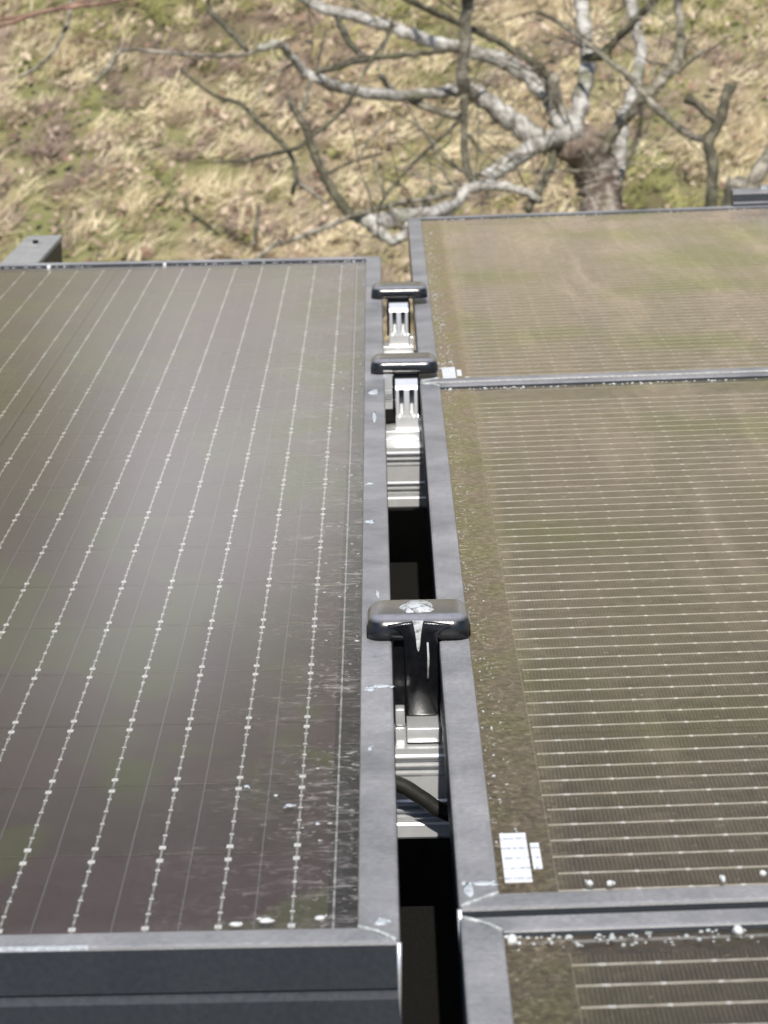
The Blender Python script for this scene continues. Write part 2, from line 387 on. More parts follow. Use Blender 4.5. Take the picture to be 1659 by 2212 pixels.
# low-lying grass and leaves: nobody could count them
def low(x, y, seed):
    r = np.random.default_rng(seed); v = np.zeros_like(x)
    for k in range(14):
        f = r.uniform(1.2, 9); a = r.uniform(0, 6.28); ph = r.uniform(0, 6.28)
        v += np.sin(f * (x * math.cos(a) + y * math.sin(a)) + ph) / math.sqrt(f)
    return v / 2.2
def scatter(name, n, lens, widths, elev, mats, picker, leaf=False, z0=0.004, spread=1.0, tuft=1):
    k_ = max(1, n // tuft); n = k_ * tuft
    cx = rng.uniform(-3.4, 3.4, k_); cy_ = rng.uniform(3.8, 10.2, k_)
    TX, TY = np.repeat(cx, tuft), np.repeat(cy_, tuft)
    x = TX + rng.normal(0, .022, n) * (tuft > 1); y = TY + rng.normal(0, .018, n) * (tuft > 1)
    L = rng.uniform(*lens, n); Wd = rng.uniform(*widths, n)
    az = np.repeat(rng.normal(.70, spread, k_), tuft) + rng.normal(0, .35, n) + np.where(rng.random(n) < (.5 if leaf else .12), math.pi, 0)
    el = np.radians(rng.uniform(*elev, n)); z = z0 + rng.uniform(0, .03, n) * (1 if not leaf else 1.3)
    dx, dy, dz = np.cos(az) * np.cos(el), np.sin(az) * np.cos(el), np.sin(el)
    sx, sy = -np.sin(az), np.cos(az)
    roll = rng.uniform(-.5, .5, n) if leaf else rng.uniform(-.9, .9, n)
    sx2, sy2, sz2 = sx * np.cos(roll), sy * np.cos(roll), np.sin(roll)
    P = np.stack([x, y, z], 1); Dv = np.stack([dx, dy, dz], 1) * L[:, None]; Sv = np.stack([sx2, sy2, sz2], 1) * Wd[:, None] * .5
    droop = np.zeros((n, 3)); droop[:, 2] = -L * (.07 if not leaf else rng.uniform(-.3, .3, n))
    a0, a1 = (P - Sv, P + Sv) if not leaf else (P - Sv * .25, P + Sv * .25)
    mid = P + Dv * .55 + (0 if not leaf else -droop * .5)
    curl = np.zeros((n, 3)); curl[:, 2] = (Wd * rng.uniform(.0, .3, n)) if leaf else 0
    b0, b1 = mid - Sv * (.8 if not leaf else 1) + curl, mid + Sv * (.8 if not leaf else 1) + curl
    tip = P + Dv + droop
    V = np.stack([a0, a1, b0, b1, tip], 1).reshape(-1, 3)
    V[:, 2] = np.maximum(V[:, 2], .002)
    i = np.arange(n) * 5
    loops = np.stack([i, i + 1, i + 3, i + 2, i + 2, i + 3, i + 4], 1).reshape(-1)
    me = bpy.data.meshes.new(name); me.vertices.add(len(V)); me.vertices.foreach_set('co', V.reshape(-1).astype(np.float32))
    me.loops.add(len(loops)); me.loops.foreach_set('vertex_index', loops.astype(np.int32))
    st = np.stack([np.arange(n) * 7, np.arange(n) * 7 + 4], 1).reshape(-1); me.polygons.add(2 * n)
    me.polygons.foreach_set('loop_start', st.astype(np.int32))
    for mt in mats: me.materials.append(mt)
    mi, var = picker(cx, cy_, k_); mi = np.repeat(mi, tuft); var = np.clip(np.repeat(var, tuft) + rng.normal(0, .13, n), 0, 1)
    me.polygons.foreach_set('material_index', np.repeat(mi, 2).astype(np.int32))
    me.update(calc_edges=True); me.validate()
    at_ = me.attributes.new('var', 'FLOAT', 'FACE'); at_.data.foreach_set('value', np.repeat(var, 2).astype(np.float32))
    return tag(obj(name, me), kind='stuff')
def pick_grass(x, y, n):
    g1 = low(x, y, 3); g2 = low(x * 1.7, y * 1.7, 5)
    r = rng.random(n)
    pg = np.clip(.16 + .62 * g1 + .24 / (1 + np.exp(-(x - .1) * 5)), .03, .9); pb = np.clip(.14 + .6 * g2 + .38 / (1 + np.exp((x + .35) * 5)), .03, .85)
    mi = np.where(r < pg, 1, np.where(r < pg + (1 - pg) * pb, 2, 0))
    return mi, np.clip(rng.normal(.52, .3, n) + .12 * g2, 0, 1)
def pick_leaf(x, y, n):
    return (rng.random(n) < .38).astype(int), rng.random(n)
scatter('grass', 300000, (.025, .075), (.0014, .0042), (4, 42), [M['straw'], M['green'], M['brown']], pick_grass, spread=.5, tuft=30)
scatter('fallen_leaves', 15000, (.010, .036), (.010, .028), (-4, 34), [M['leaf_tan'], M['leaf_brown']], pick_leaf, leaf=True, z0=.02, spread=1.5)

# ------------------------------------------------------------------ the house under the panels
house = thing('house', ROOF, 'house with black felted roof under the solar panels', 'house')
rf = MB()
rf.box(-4, 4, -3.2, 1.62, -.20, -.14)
for k in range(13):                               # lapped courses of felt
    rf.box(-4, 4, -3.2 + .38 * k, -3.2 + .38 * k + .36, -.1395, -.136)
rf.build('roof', M['felt'], house)
wl = MB()
eave = ROOF @ Vector((0, 1.35, -.2))
ridge_y = (ROOF @ Vector((0, -3.0, -.2)))
wl.add([(-3.8, eave.y, 0), (3.8, eave.y, 0), (3.8, ridge_y.y, 0), (-3.8, ridge_y.y, 0),
        (-3.8, eave.y, eave.z - .03), (3.8, eave.y, eave.z - .03), (3.8, ridge_y.y, ridge_y.z - .03), (-3.8, ridge_y.y, ridge_y.z - .03)],
       [(0, 1, 5, 4), (1, 2, 6, 5), (2, 3, 7, 6), (3, 0, 4, 7), (4, 5, 6, 7)])
w = wl.build('wall', M['render_wall'], house); w.matrix_parent_inverse = ROOF.inverted()

# ------------------------------------------------------------------ solar panels
LIP, FH = .014, .035
PROF = [(0, -.0012), (.0004, -.0004), (.0013, 0), (.0122, 0), (.0136, -.0003), (.014, -.0008), (.014, -.0023), (.009, -.0023), (.009, -.0050), (.014, -.0050), (.014, -.0066),
        (.0022, -.0066), (.0022, -.0335), (.03, -.0335), (.03, -.035), (0, -.035), (0, -.0198), (.0006, -.0178), (.0008, -.0170), (0, -.0160)]
def frame_rail(parent, w, l, side, mat):
    mb = MB()
    gap = .0002
    if side == 'near': pl = lambda p, k: ((p[0] + gap, p[0], p[1]) if k == 0 else (w - p[0] - gap, p[0], p[1]))
    if side == 'far': pl = lambda p, k: ((p[0] + gap, l - p[0], p[1]) if k == 0 else (w - p[0] - gap, l - p[0], p[1]))
    if side == 'left': pl = lambda p, k: ((p[0], p[0] + gap, p[1]) if k == 0 else (p[0], l - p[0] - gap, p[1]))
    if side == 'right': pl = lambda p, k: ((w - p[0], p[0] + gap, p[1]) if k == 0 else (w - p[0], l - p[0] - gap, p[1]))
    mb.prism(PROF, pl)
    return mb.build('frame_rail', mat, parent)
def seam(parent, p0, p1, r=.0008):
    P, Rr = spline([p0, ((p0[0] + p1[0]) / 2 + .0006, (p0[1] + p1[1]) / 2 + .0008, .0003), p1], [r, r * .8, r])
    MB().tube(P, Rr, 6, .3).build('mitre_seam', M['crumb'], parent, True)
def panel(name, mat, w, l, label, kind):
    fm, gm = M['frame_' + kind], M['glass_' + kind]
    t = thing(name, mat, label, 'solar panel')
    for s_ in ('near', 'far', 'left', 'right'): frame_rail(t, w, l, s_, fm)
    gb = MB(); i0 = .0095
    gb.box(i0, w - i0, i0, l - i0, -.0048, -.0024, 1)
    gb.mi[1] = 0
    gb.build('glass', [gm, M['glass_edge']], t)
    MB().box(i0, w - i0, i0, l - i0, -.0064, -.0056).build('backsheet', M['backsheet'], t)
    return t
def cells(parent, xs, ys, cw, cl, mat, show):
    me = MB().box(0, cw, 0, cl, -.0055, -.0052).mesh('solar_cell', mat)
    rest = MB()
    for i, x in enumerate(xs):
        for y in ys:
            if show(i):
                o = obj('solar_cell', me, parent); o.location = (x, y, 0)
            else: rest.box(x, x + cw, y, y + cl, -.0055, -.0052)
    if rest.v: tag(rest.build('cell_sheet', mat, parent), kind='stuff')

# left panel, portrait: 1.13 x 1.747
LW, LL = 1.13, 1.747
ML = ROOF @ Matrix.Translation((-LW, 0, 0))
left = panel('solar_panel', ML, LW, LL, 'brownish black solar panel left of the gap with dashed ribbons running away', 'left')
CWL, CLL = .2187, .081
xs = [LW - .0235 - CWL * (k + 1) + .0008 for k in range(5)]
ys = [.0225 + CLL * k + .0006 for k in range(21)]
cells(left, xs, ys, CWL - .0016, CLL - .0016, M['cell_left'], lambda i: i < 3)
rb = MB(); rb.box(-.0004, .0004, .0185, .0225 + CLL * 21, -.0051, -.0049)
for k in range(21):
    y0 = .0225 + CLL * k
    for dy in (.0055, CLL - .0085): rb.box(-.0012, .0012, y0 + dy, y0 + dy + .0030, -.00515, -.00485, 1)
    for q in range(1, 5): rb.box(-.0008, .0008, y0 + .0055 + q * .0145, y0 + .0065 + q * .0145, -.00515, -.00488, 1)
rme = rb.mesh('ribbon', [M['ribbon_left'], M['pad']])
tw = MB().box(-.00025, .00025, .0185, .0225 + CLL * 21, -.0051, -.0049).mesh('thin_wire', M['thin_wire'])
for c in range(5):
    for k in range(9):
        x = LW - .0361 - .0243 * k - CWL * c
        if c < 3:
            o = obj('ribbon', rme, left); o.location = (x, 0, 0)
            o = obj('thin_wire', tw, left); o.location = (x - .0118 + random.uniform(-.002, .002), 0, 0)
o = obj('thin_wire', MB().box(-.0004, .0004, .0185, .0225 + CLL * 21, -.0051, -.0049).mesh('thin_wire', M['ribbon_left']), left); o.location = (LW - .0222, 0, 0)
rest = MB()
for c in (3, 4):
    for k in range(9):
        x = LW - .0361 - .0243 * k - CWL * c; rest.box(x - .0005, x + .0005, .0185, .0225 + CLL * 21, -.0051, -.0049)
tag(rest.build('ribbon_sheet', M['ribbon_left'], left), kind='stuff')

# right array: slightly turned and tilted against the left panel
ca, sa, tb, tc = math.cos(.0047), math.sin(.0047), .01693, -.00441
uv = Vector((ca, -sa, tb)).normalized(); nv = uv.cross(Vector((sa, ca, tc))).normalized(); dv = nv.cross(uv)
MR = Matrix.Identity(4)
for i, v in enumerate((uv, dv, nv)):
    for k in range(3): MR[k][i] = v[k]
MR.translation = Vector((.01942, .02266, .00084))
MR = ROOF @ MR
RWD = 1.78
CWR = .1068; RP = .0176
def right_panel(d0, l, label):
    t = panel('solar_panel', MR @ Matrix.Translation((0, d0, 0)), RWD, l, label, 'right')
    xs = [.0348 + CWR * k for k in range(16)]
    rows = 5; n_r = 11; ch = RP * n_r + .002
    y0 = (.0315 - RP / 2 - .004) if d0 >= 0 else (l - .0269 - .0045 - rows * ch + RP * .5)
    ys = [y0 + ch * k for k in range(rows)]
    cells(t, xs, ys, CWR - .0012, ch - .0018, M['cell_right'], lambda i: i < 5)
    r_ = MB(); L = CWR * 16
    r_.box(0, L, -.00062, .00062, -.0051, -.0049)
    for c in range(16):
        for q in range(6):
            big = q == 0
            x = c * CWR + .0095 + q * .0178
            r_.box(x - (.0013 if big else .0008), x + (.0013 if big else .0008), -.0007, .0007, -.00515, -.00485, 1)
    me = r_.mesh('ribbon', [M['ribbon_right'], M['pad']])
    for yy in ys:
        for k in range(n_r):
            o = obj('ribbon', me, t); o.location = (.0352 + random.uniform(-.0006, .0006), yy + RP * (k + .5), 0)
    # collecting wire down the left edge of the cells
    MB().box(.0344, .0347, y0, y0 + rows * ch, -.0051, -.0049).build('thin_wire', M['thin_wire'], t)
    return t
near = right_panel(-.004 - 1.046, 1.046, 'nearest landscape solar panel right of the gap, cut off at the bottom right')
mid = right_panel(.004, 1.046, 'middle landscape solar panel right of the gap with large white barcode sticker')
far = right_panel(1.056, 1.054, 'farthest landscape solar panel right of the gap, below the tree')
def sticker(parent, x0, x1, y0, y1):
    MB().box(x0, x1, y0, y1, -.00238, -.0021).build('barcode_sticker', M['sticker'], parent)
sticker(mid, .0166, .0260, .030, .0815); sticker(mid, .0270, .0302, .043, .070)
sticker(far, .0166, .0260, .021, .072); sticker(far, .0270, .0302, .034, .060)
# worn mitre seams at the visible corners, bright reflection put into their pale colour
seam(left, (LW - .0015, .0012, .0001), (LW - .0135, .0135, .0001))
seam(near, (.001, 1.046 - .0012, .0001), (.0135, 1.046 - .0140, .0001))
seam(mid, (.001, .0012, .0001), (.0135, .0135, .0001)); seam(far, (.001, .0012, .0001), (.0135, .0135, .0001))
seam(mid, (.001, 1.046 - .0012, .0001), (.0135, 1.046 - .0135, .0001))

def corner(parent, x, y, z1):  # bright metal strip put in for the highlight on corner edges
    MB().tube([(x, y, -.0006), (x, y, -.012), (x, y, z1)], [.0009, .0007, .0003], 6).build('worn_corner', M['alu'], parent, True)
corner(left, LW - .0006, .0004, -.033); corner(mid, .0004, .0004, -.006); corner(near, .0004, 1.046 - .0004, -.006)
# dirt that sits on the panels
GZ = -.0024
def dropping(parent, x, y, rx, ry, z=GZ, h=.0008, seed=1):
    mb = MB(); r = random.Random(seed)
    blob(mb, x, y, z, rx, ry, h, seed)
    for q in range(3): blob(mb, x + r.uniform(-1.1, 1.1) * rx, y + r.uniform(-1.1, 1.1) * ry, z, rx * r.uniform(.2, .55), ry * r.uniform(.2, .55), h * r.uniform(.4, .8), seed * 9 + q)
    mb.build('dropping', M['dropping' if z == GZ else 'smear'], parent, True)
for k, (x, y, rx, ry) in enumerate([(-.0545, .0245, .0022, .0016), (-.0445, .0275, .0027, .0022), (-.0265, .029, .002, .0016), (-.040, .148, .0024, .002),
                                    (-.029, .126, .0016, .0012), (-.057, .172, .0016, .0016), (-.0455, .16, .0012, .0012)]):
    dropping(left, LW + x, y, rx * (1 if k < 3 else .7), ry, GZ if k < 3 else GZ + .00001, .0008 if k < 3 else .0003, k)
for k, (x, y, rx, ry) in enumerate([(-.0062, .0175, .0026, .003), (-.0095, .295, .0022, .0045), (-.0045, .299, .0038, .0026), (-.010, .21, .0011, .003), (-.0105, .62, .003, .004),
                                    (-.0062, .46, .0012, .006), (-.008, 1.02, .004, .008), (-.0075, .93, .0014, .02), (-.010, .72, .0025, .003)]):
    dropping(left, LW + x, y, rx, ry, 0, .0003, 20 + k)
MB().box(LW - .30, LW - .1005, -.0001, .0012, -.0009, .0003).build('scratch', M['smear'], left)  # pale strip put in for the lit front edge of the frame
dropping(near, .0166, 1.046 - .0165, .0022, .0035, GZ, .002, 50)
dropping(near, .0895, 1.046 - .0150, .0020, .0030, GZ, .002, 51); dropping(near, .1085, 1.046 - .0152, .0022, .0028, GZ, .002, 52)
dropping(mid, .004, .017, .0022, .007, 0, .0006, 53); dropping(mid, .009, .0235, .004, .0022, 0, .0006, 54)
dropping(mid, .0452, .0262, .0013, .0018, GZ, .0014, 55); dropping(mid, .052, .0256, .0014, .0018, GZ, .0012, 56)
dropping(mid, .0905, .0262, .001, .0026, GZ, .0014, 57); dropping(mid, .1045, .0305, .0014, .0018, GZ, .0012, 58)
dropping(far, .034, .022, .0018, .003, GZ, .0014, 59)
def crumbs(parent, x0, x1, y0, y1, n, r0, r1, seed, z=GZ):
    r = random.Random(seed); mb = MB()
    for k in range(n):
        s_ = r.uniform(r0, r1) * (1.6 if r.random() < .08 else 1)
        blob(mb, r.uniform(x0, x1), y0 + (y1 - y0) * r.random() ** 1.6, z, s_, s_ * r.uniform(.7, 1.4), s_ * r.uniform(.4, .9), seed * 1000 + k, 6)
    tag(mb.build('dirt_crumbs', M['crumb'], parent, True), kind='stuff')
crumbs(near, .018, .5, 1.046 - .0142, 1.046 - .0255, 420, .0004, .0011, 61)
crumbs(mid, .03, .6, .0142, .018, 240, .0003, .0009, 62)
crumbs(mid, .016, .7, 1.046 - .0142, 1.046 - .022, 260, .0004, .0012, 63)
crumbs(far, .016, .7, .0142, .019, 160, .0003, .0009, 64)
crumbs(far, .016, .7, 1.054 - .0142, 1.054 - .019, 160, .0004, .001, 65)
crumbs(left, LW - .45, LW - .015, LL - .0142, LL - .018, 120, .0004, .0012, 66)
crumbs(left, LW - .4, LW - .015, .0142, .018, 60, .0003, .0007, 67)
crumbs(mid, .0145, .024, .06, 1.02, 120, .0003, .0007, 68)
crumbs(far, .0145, .026, .05, 1.0, 160, .0004, .001, 69)
mbv = MB(); r = random.Random(71)
for k in range(60):                                # fine crust along the left panel's right edge
    s_ = r.uniform(.0003, .0009); blob(mbv, LW - .0145 - abs(r.gauss(0, .012)), r.uniform(.1, 1.6), GZ, s_ * 1.5, s_, s_ * .5, 7100 + k, 6)
tag(mbv.build('dirt_crumbs', M['crumb'], left, True), kind='stuff')
for (px, s_) in ((-.3055, .0016), (-.199, .0014), (-.352, .001)):      # bright drainage notches in the far rail
    MB().box(LW + px - s_, LW + px + s_, LL - .0215, LL - .0141, -.0024, -.0002).build('drain_clip', M['pad'], left)

# ------------------------------------------------------------------ mounting rails under the panels
RAILP = [(0, 0), (.0012, 0), (.040, 0), (.040, -.042), (0, -.042), (-.0008, -.041), (-.0008, -.0355), (0, -.0345), (0, -.0330), (-.0009, -.0320), (-.0009, -.0315), (.0022, -.0308), (.0022, -.0296),
         (-.0009, -.0288), (-.0009, -.0280), (.0022, -.0272), (.0022, -.0260), (-.0009, -.0252), (-.0009, -.0246), (0, -.0236),
         (0, -.0130), (-.0009, -.0118), (-.0009, -.0110), (.0022, -.0102), (.0022, -.0090), (-.0009, -.0082), (-.0009, -.0076), (.0022, -.0068), (.0022, -.0052), (-.0009, -.0044), (-.0009, -.0036), (0, -.0026)]
def rail(y, label):
    mb = MB(); mb.prism(RAILP, lambda p, k: ((-1.2, 1.3)[k], p[0], p[1]))
    o = mb.build('mounting_rail', M['alu']); o.matrix_world = ROOF @ Matrix.Translation((0, y, -.043))
    return tag(o, label, 'rail', 'aluminium rails under the panels')
rail(.347, 'grooved aluminium mounting rail under the nearest clamp, crossed by the black cable')
rail(1.042, 'grooved aluminium mounting rail under the middle clamp, no cable across it')
rail(1.425, 'aluminium mounting rail under the farthest clamp, mostly hidden')

# black cable lying across the near rail
P, Rr = spline([(-.30, .36, -.095), (-.10, .335, -.055), (-.03, .335, -.0455), (.0, .337, -.0555), (.0115, .337, -.0625), (.024, .337, -.0705), (.06, .335, -.082), (.25, .33, -.11)], [.0035] * 8, 8)
P = [ROOF @ p for p in P]
tag(MB().tube(P, Rr, 12).build('cable', M['rubber'], None, True), 'black rubber cable sagging across the near aluminium rail', 'cable')

# ------------------------------------------------------------------ clamps in the gap
def cap_mesh(x0, x1, y0, y1, h, r):
    """T-clamp cap: rounded bar with round ends, soft front edge"""
    mb = MB(); prof = []
    ra = r
    for k in range(7): a = math.pi / 2 * k / 6; prof.append((y0 + ra - ra * math.cos(a), h - ra + ra * math.sin(a)))
    rb_ = .003
    for k in range(5): a = math.pi / 2 * k / 4; prof.append((y1 - rb_ + rb_ * math.sin(a), h - rb_ + rb_ * math.cos(a)))
    prof += [(y1, .0003), (y0, .0003)]
    n = 23; c = .007
    def place(p, k):
        # ends shrink in y and height like a rounded bar
        u = k / (n - 1)
        x = x0 + (x1 - x0) * (.5 - .5 * math.cos(math.pi * u)) if 0 < k < n - 1 else (x0, x1)[k > 0]
        e = min(x - x0, x1 - x); q = 1.0 if e >= c else math.sqrt(max(0, 1 - (1 - e / c) ** 2))
        q = max(q, .30)
        ym = (y0 + y1) / 2
        return (x, ym + (p[0] - ym) * (.55 + .45 * q), .0003 + (p[1] - .0003) * (.45 + .55 * q))
    mb.prism(prof, place, n=n)
    return mb
# near clamp: black T clamp with a bolt head on top
t = thing('panel_clamp', ROOF @ Matrix.Translation((.0118, .372, 0)), 'large black T-shaped clamp nearest in the gap with bolt on top', 'clamp', 'clamps holding the panels')
cap = MB()
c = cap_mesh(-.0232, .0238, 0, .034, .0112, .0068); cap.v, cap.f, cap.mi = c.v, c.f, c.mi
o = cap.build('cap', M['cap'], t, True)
# black body with rounded shoulders under the cap and a groove down its middle
sh = []
for s_ in (-1, 1):
    for k in range(7):
        a = math.pi / 2 * k / 6
body = MB()
outl = [(-.0062, -.0335), (-.0048, -.0350), (.0072, -.0350), (.0086, -.0335), (.0088, .0005)]
for k in range(6):
    a = math.pi / 2 * k / 5; outl.append((.0088 + .006 - .006 * math.cos(a), .0012 + .005 * math.sin(a)))
outl += [(.0142, .0075), (.0022, .0088), (.0012, .0030), (.0006, -.0035), (0, -.0052), (-.0006, -.0035), (-.0012, .0030), (-.0022, .0088), (-.0138, .0075)]
for k in range(5, -1, -1):
    a = math.pi / 2 * k / 5; outl.append((-.0068 - .006 + .006 * math.cos(a), .0012 + .005 * math.sin(a)))
outl.append((-.0066, .0005))
body.prism(outl, lambda p, k: (p[0], (-.0012, .020)[k], p[1]))
bevel(body.build('body', M['plastic'], t), .0012, 3)
gv = MB(); gv.prism([(-.0024, .0090), (-.0013, .0030), (-.0006, -.0038), (0, -.0056), (.0006, -.0038), (.0013, .0030), (.0024, .0090)], lambda p, k: (p[0], (-.0002, .010)[k], p[1]))
gv.build('groove', M['bolt_head'], t)
MB().box(-.0112, -.0065, .004, .022, -.034, .0006).build('side_plate', M['plastic'], t)
bd = MB(); blob(bd, 0, .0165, .0092, .0102, .0135, .0042, 5, 16)
bd.build('bolt_head', M['bolt_head'], t, True)
MB().tube([(.0042, -.0017, -.0005), (.0044, -.0017, -.008), (.0040, -.0017, -.0175)], [.0004, .0005, .0005], 6, .2).build('drip_mark', M['crumb'], t, True)
bevel(MB().box(-.0060, .0090, -.0195, .010, -.0420, -.0352).build('base_block', M['alu'], t), .0006)
bevel(MB().box(-.0112, -.0068, -.0205, -.010, -.0430, -.0345).box(-.0110, -.0068, -.0195, -.012, -.0340, -.0262).build('side_nut', M['alu'], t), .0006)
bevel(MB().box(.0095, .0112, -.0185, .004, -.0425, -.030).build('side_nut', M['alu'], t), .0004)

def far_clamp(x, y, w0, w1, label, pin):
    t = thing('panel_clamp', ROOF @ Matrix.Translation((x, y, 0)), label, 'clamp', 'clamps holding the panels')
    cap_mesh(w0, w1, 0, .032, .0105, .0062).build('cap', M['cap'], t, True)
    MB().box(-.0088, .0088, .001, .018, -.009, .0004).build('neck', M['plastic'], t)
    # fluted aluminium shank: a rib in the middle between two hollow flutes
    pr_ = []
    N = 40; hw = .0078
    for k in range(N + 1):
        xx = -hw + 2 * hw * k / N; a = abs(xx) / hw
        fl = .016 * math.exp(-((a - .46) / .15) ** 4)
        pr_.append((xx, -.008 + fl + (.0012 if a > .97 else 0)))
    prof = pr_ + [(hw, .016), (-hw, .016)]
    zs = [(-.0405, 0, -.5), (-.0290, 0, -.2), (-.0270, .75, -.1), (-.0105, 1, .45), (-.0098, 0, .5), (-.0070, .0, .8), (-.0030, 0, 2.2)]
    def place(p, k):
        z, s_, b_ = zs[k]
        yy = p[1]
        if yy < .0155: yy = -.008 + (yy + .008) * s_ + .003 * b_
        return (p[0], yy, z)
    MB().prism(prof, place, n=len(zs)).build('shank', M['alu'], t, False)
    for s_ in (-1, 1):
        MB().box(s_ * .0089 - .0008, s_ * .0089 + .0008, -.003, .014, -.030, -.003).build('side_plate', M['plastic'], t)
    bevel(MB().box(-.0158, .0125, -.0195, .010, -.0430, -.0365).build('base_block', M['alu'], t), .0006)
    bevel(MB().box(.0085, .0122, -.018, .004, -.0365, -.029).build('side_nut', M['alu'], t), .0005)
    if pin:
        pm = MB().box(-.0160, -.0102, -.008, .002, -.0130, .0005)
        for k in range(5): pm.box(-.0156, -.0100, -.0085, .001, -.0172 + k * .0016, -.0164 + k * .0016)
        pm.box(-.0164, -.0100, -.0085, .002, -.0228, -.0176)
        pm.build('threaded_tab', M['alu'], t)
    return t
far_clamp(.0152, 1.0895, -.0246, .0222, 'middle clamp with shiny fluted shank and notched tab beside it', True)
far_clamp(.0133, 1.462, -.0222, .0242, 'farthest clamp in the gap, its silver shank narrower and without a tab', False)

# end clamp on the far edge of the far right panel
e = thing('end_clamp', MR @ Matrix.Translation((.345, 2.108, 0)), 'dark end clamp on the far edge of the right panels', 'clamp')
pe = [(0, -.004)]
for k in range(7): a = math.pi / 2 * k / 6; pe.append((.005 - .005 * math.cos(a), .011 + .005 * math.sin(a)))
pe += [(.022, .016), (.022, -.036), (.008, -.036), (.008, .0003), (-.008, .0003), (-.008, .003), (0, .004)]
MB().prism(pe[1:], lambda p, k: ((0, .07)[k], p[0], p[1])).build('body', M['frame_left'], e)
MB().tube([(.035, .012, .016), (.035, .012, .0195)], [.006, .0055], 6).build('bolt_head', M['steel'], e)

# galvanised beam that sticks out past the left panel
b = thing('support_beam', ROOF @ Matrix.Translation((-.372, 0, 0)), 'grey metal beam end poking out behind the left panel', 'beam')
bevel(MB().box(-.0195, .0195, 1.20, 2.268, -.042, -.0355).build('top_flange', M['galv'], b), .0015)
MB().box(.0150, .0192, 1.20, 2.262, -.085, -.042).build('web', M['dark_steel'], b)  # shade on the beam's sides is put into this darker colour
MB().box(-.0192, -.0150, 1.20, 2.262, -.085, -.042).build('web', M['dark_steel'], b)
MB().box(-.0150, .0150, 2.254, 2.262, -.085, -.042).build('end_plate', M['dark_steel'], b)
MB().box(-.0065, .0045, 2.165, 2.205, -.0353, -.0345).build('washer', M['galv'], b)
MB().tube([(-.0005, 2.186, -.0345), (-.0005, 2.186, -.031)], [.0036, .0034], 6).build('bolt', M['plastic'], b)

# ------------------------------------------------------------------ trees
def px(rp, dist): return rp * dist / FOC
def limb(parent, name, mat, pts, seed, wob=.10, n=10, per=6, jit=.35):
    """pts: (u, v, depth, pixel radius)"""
    r = random.Random(seed)
    P = [at(u, v, d) for u, v, d, q in pts]; R = [px(q, d) for u, v, d, q in pts]
    P, R = spline(P, R, per)
    P = [p + Vector((r.uniform(-1, 1), r.uniform(-1, 1), r.uniform(-1, 1))) * R[i] * jit * .5 for i, p in enumerate(P)]
    wp = [p - base for p in P]
    if name == 'limb' and parent.name == 'apple_tree': GROWN.append((wp, R))
    return MB().tube(wp, R, n, wob, seed=seed).build(name, M[mat], parent, True)
GROWN = []
def tree(name, uvd, label, cat, ground=True):
    global base
    p = at(*uvd); base = Vector((p.x, p.y, 0))
    return thing(name, Matrix.Translation(base), label, cat)
T = 6.5
ap = tree('apple_tree', (1285, 520, 6.55), 'bare fruit tree with pale lichened limbs spreading from a knotted trunk', 'tree')
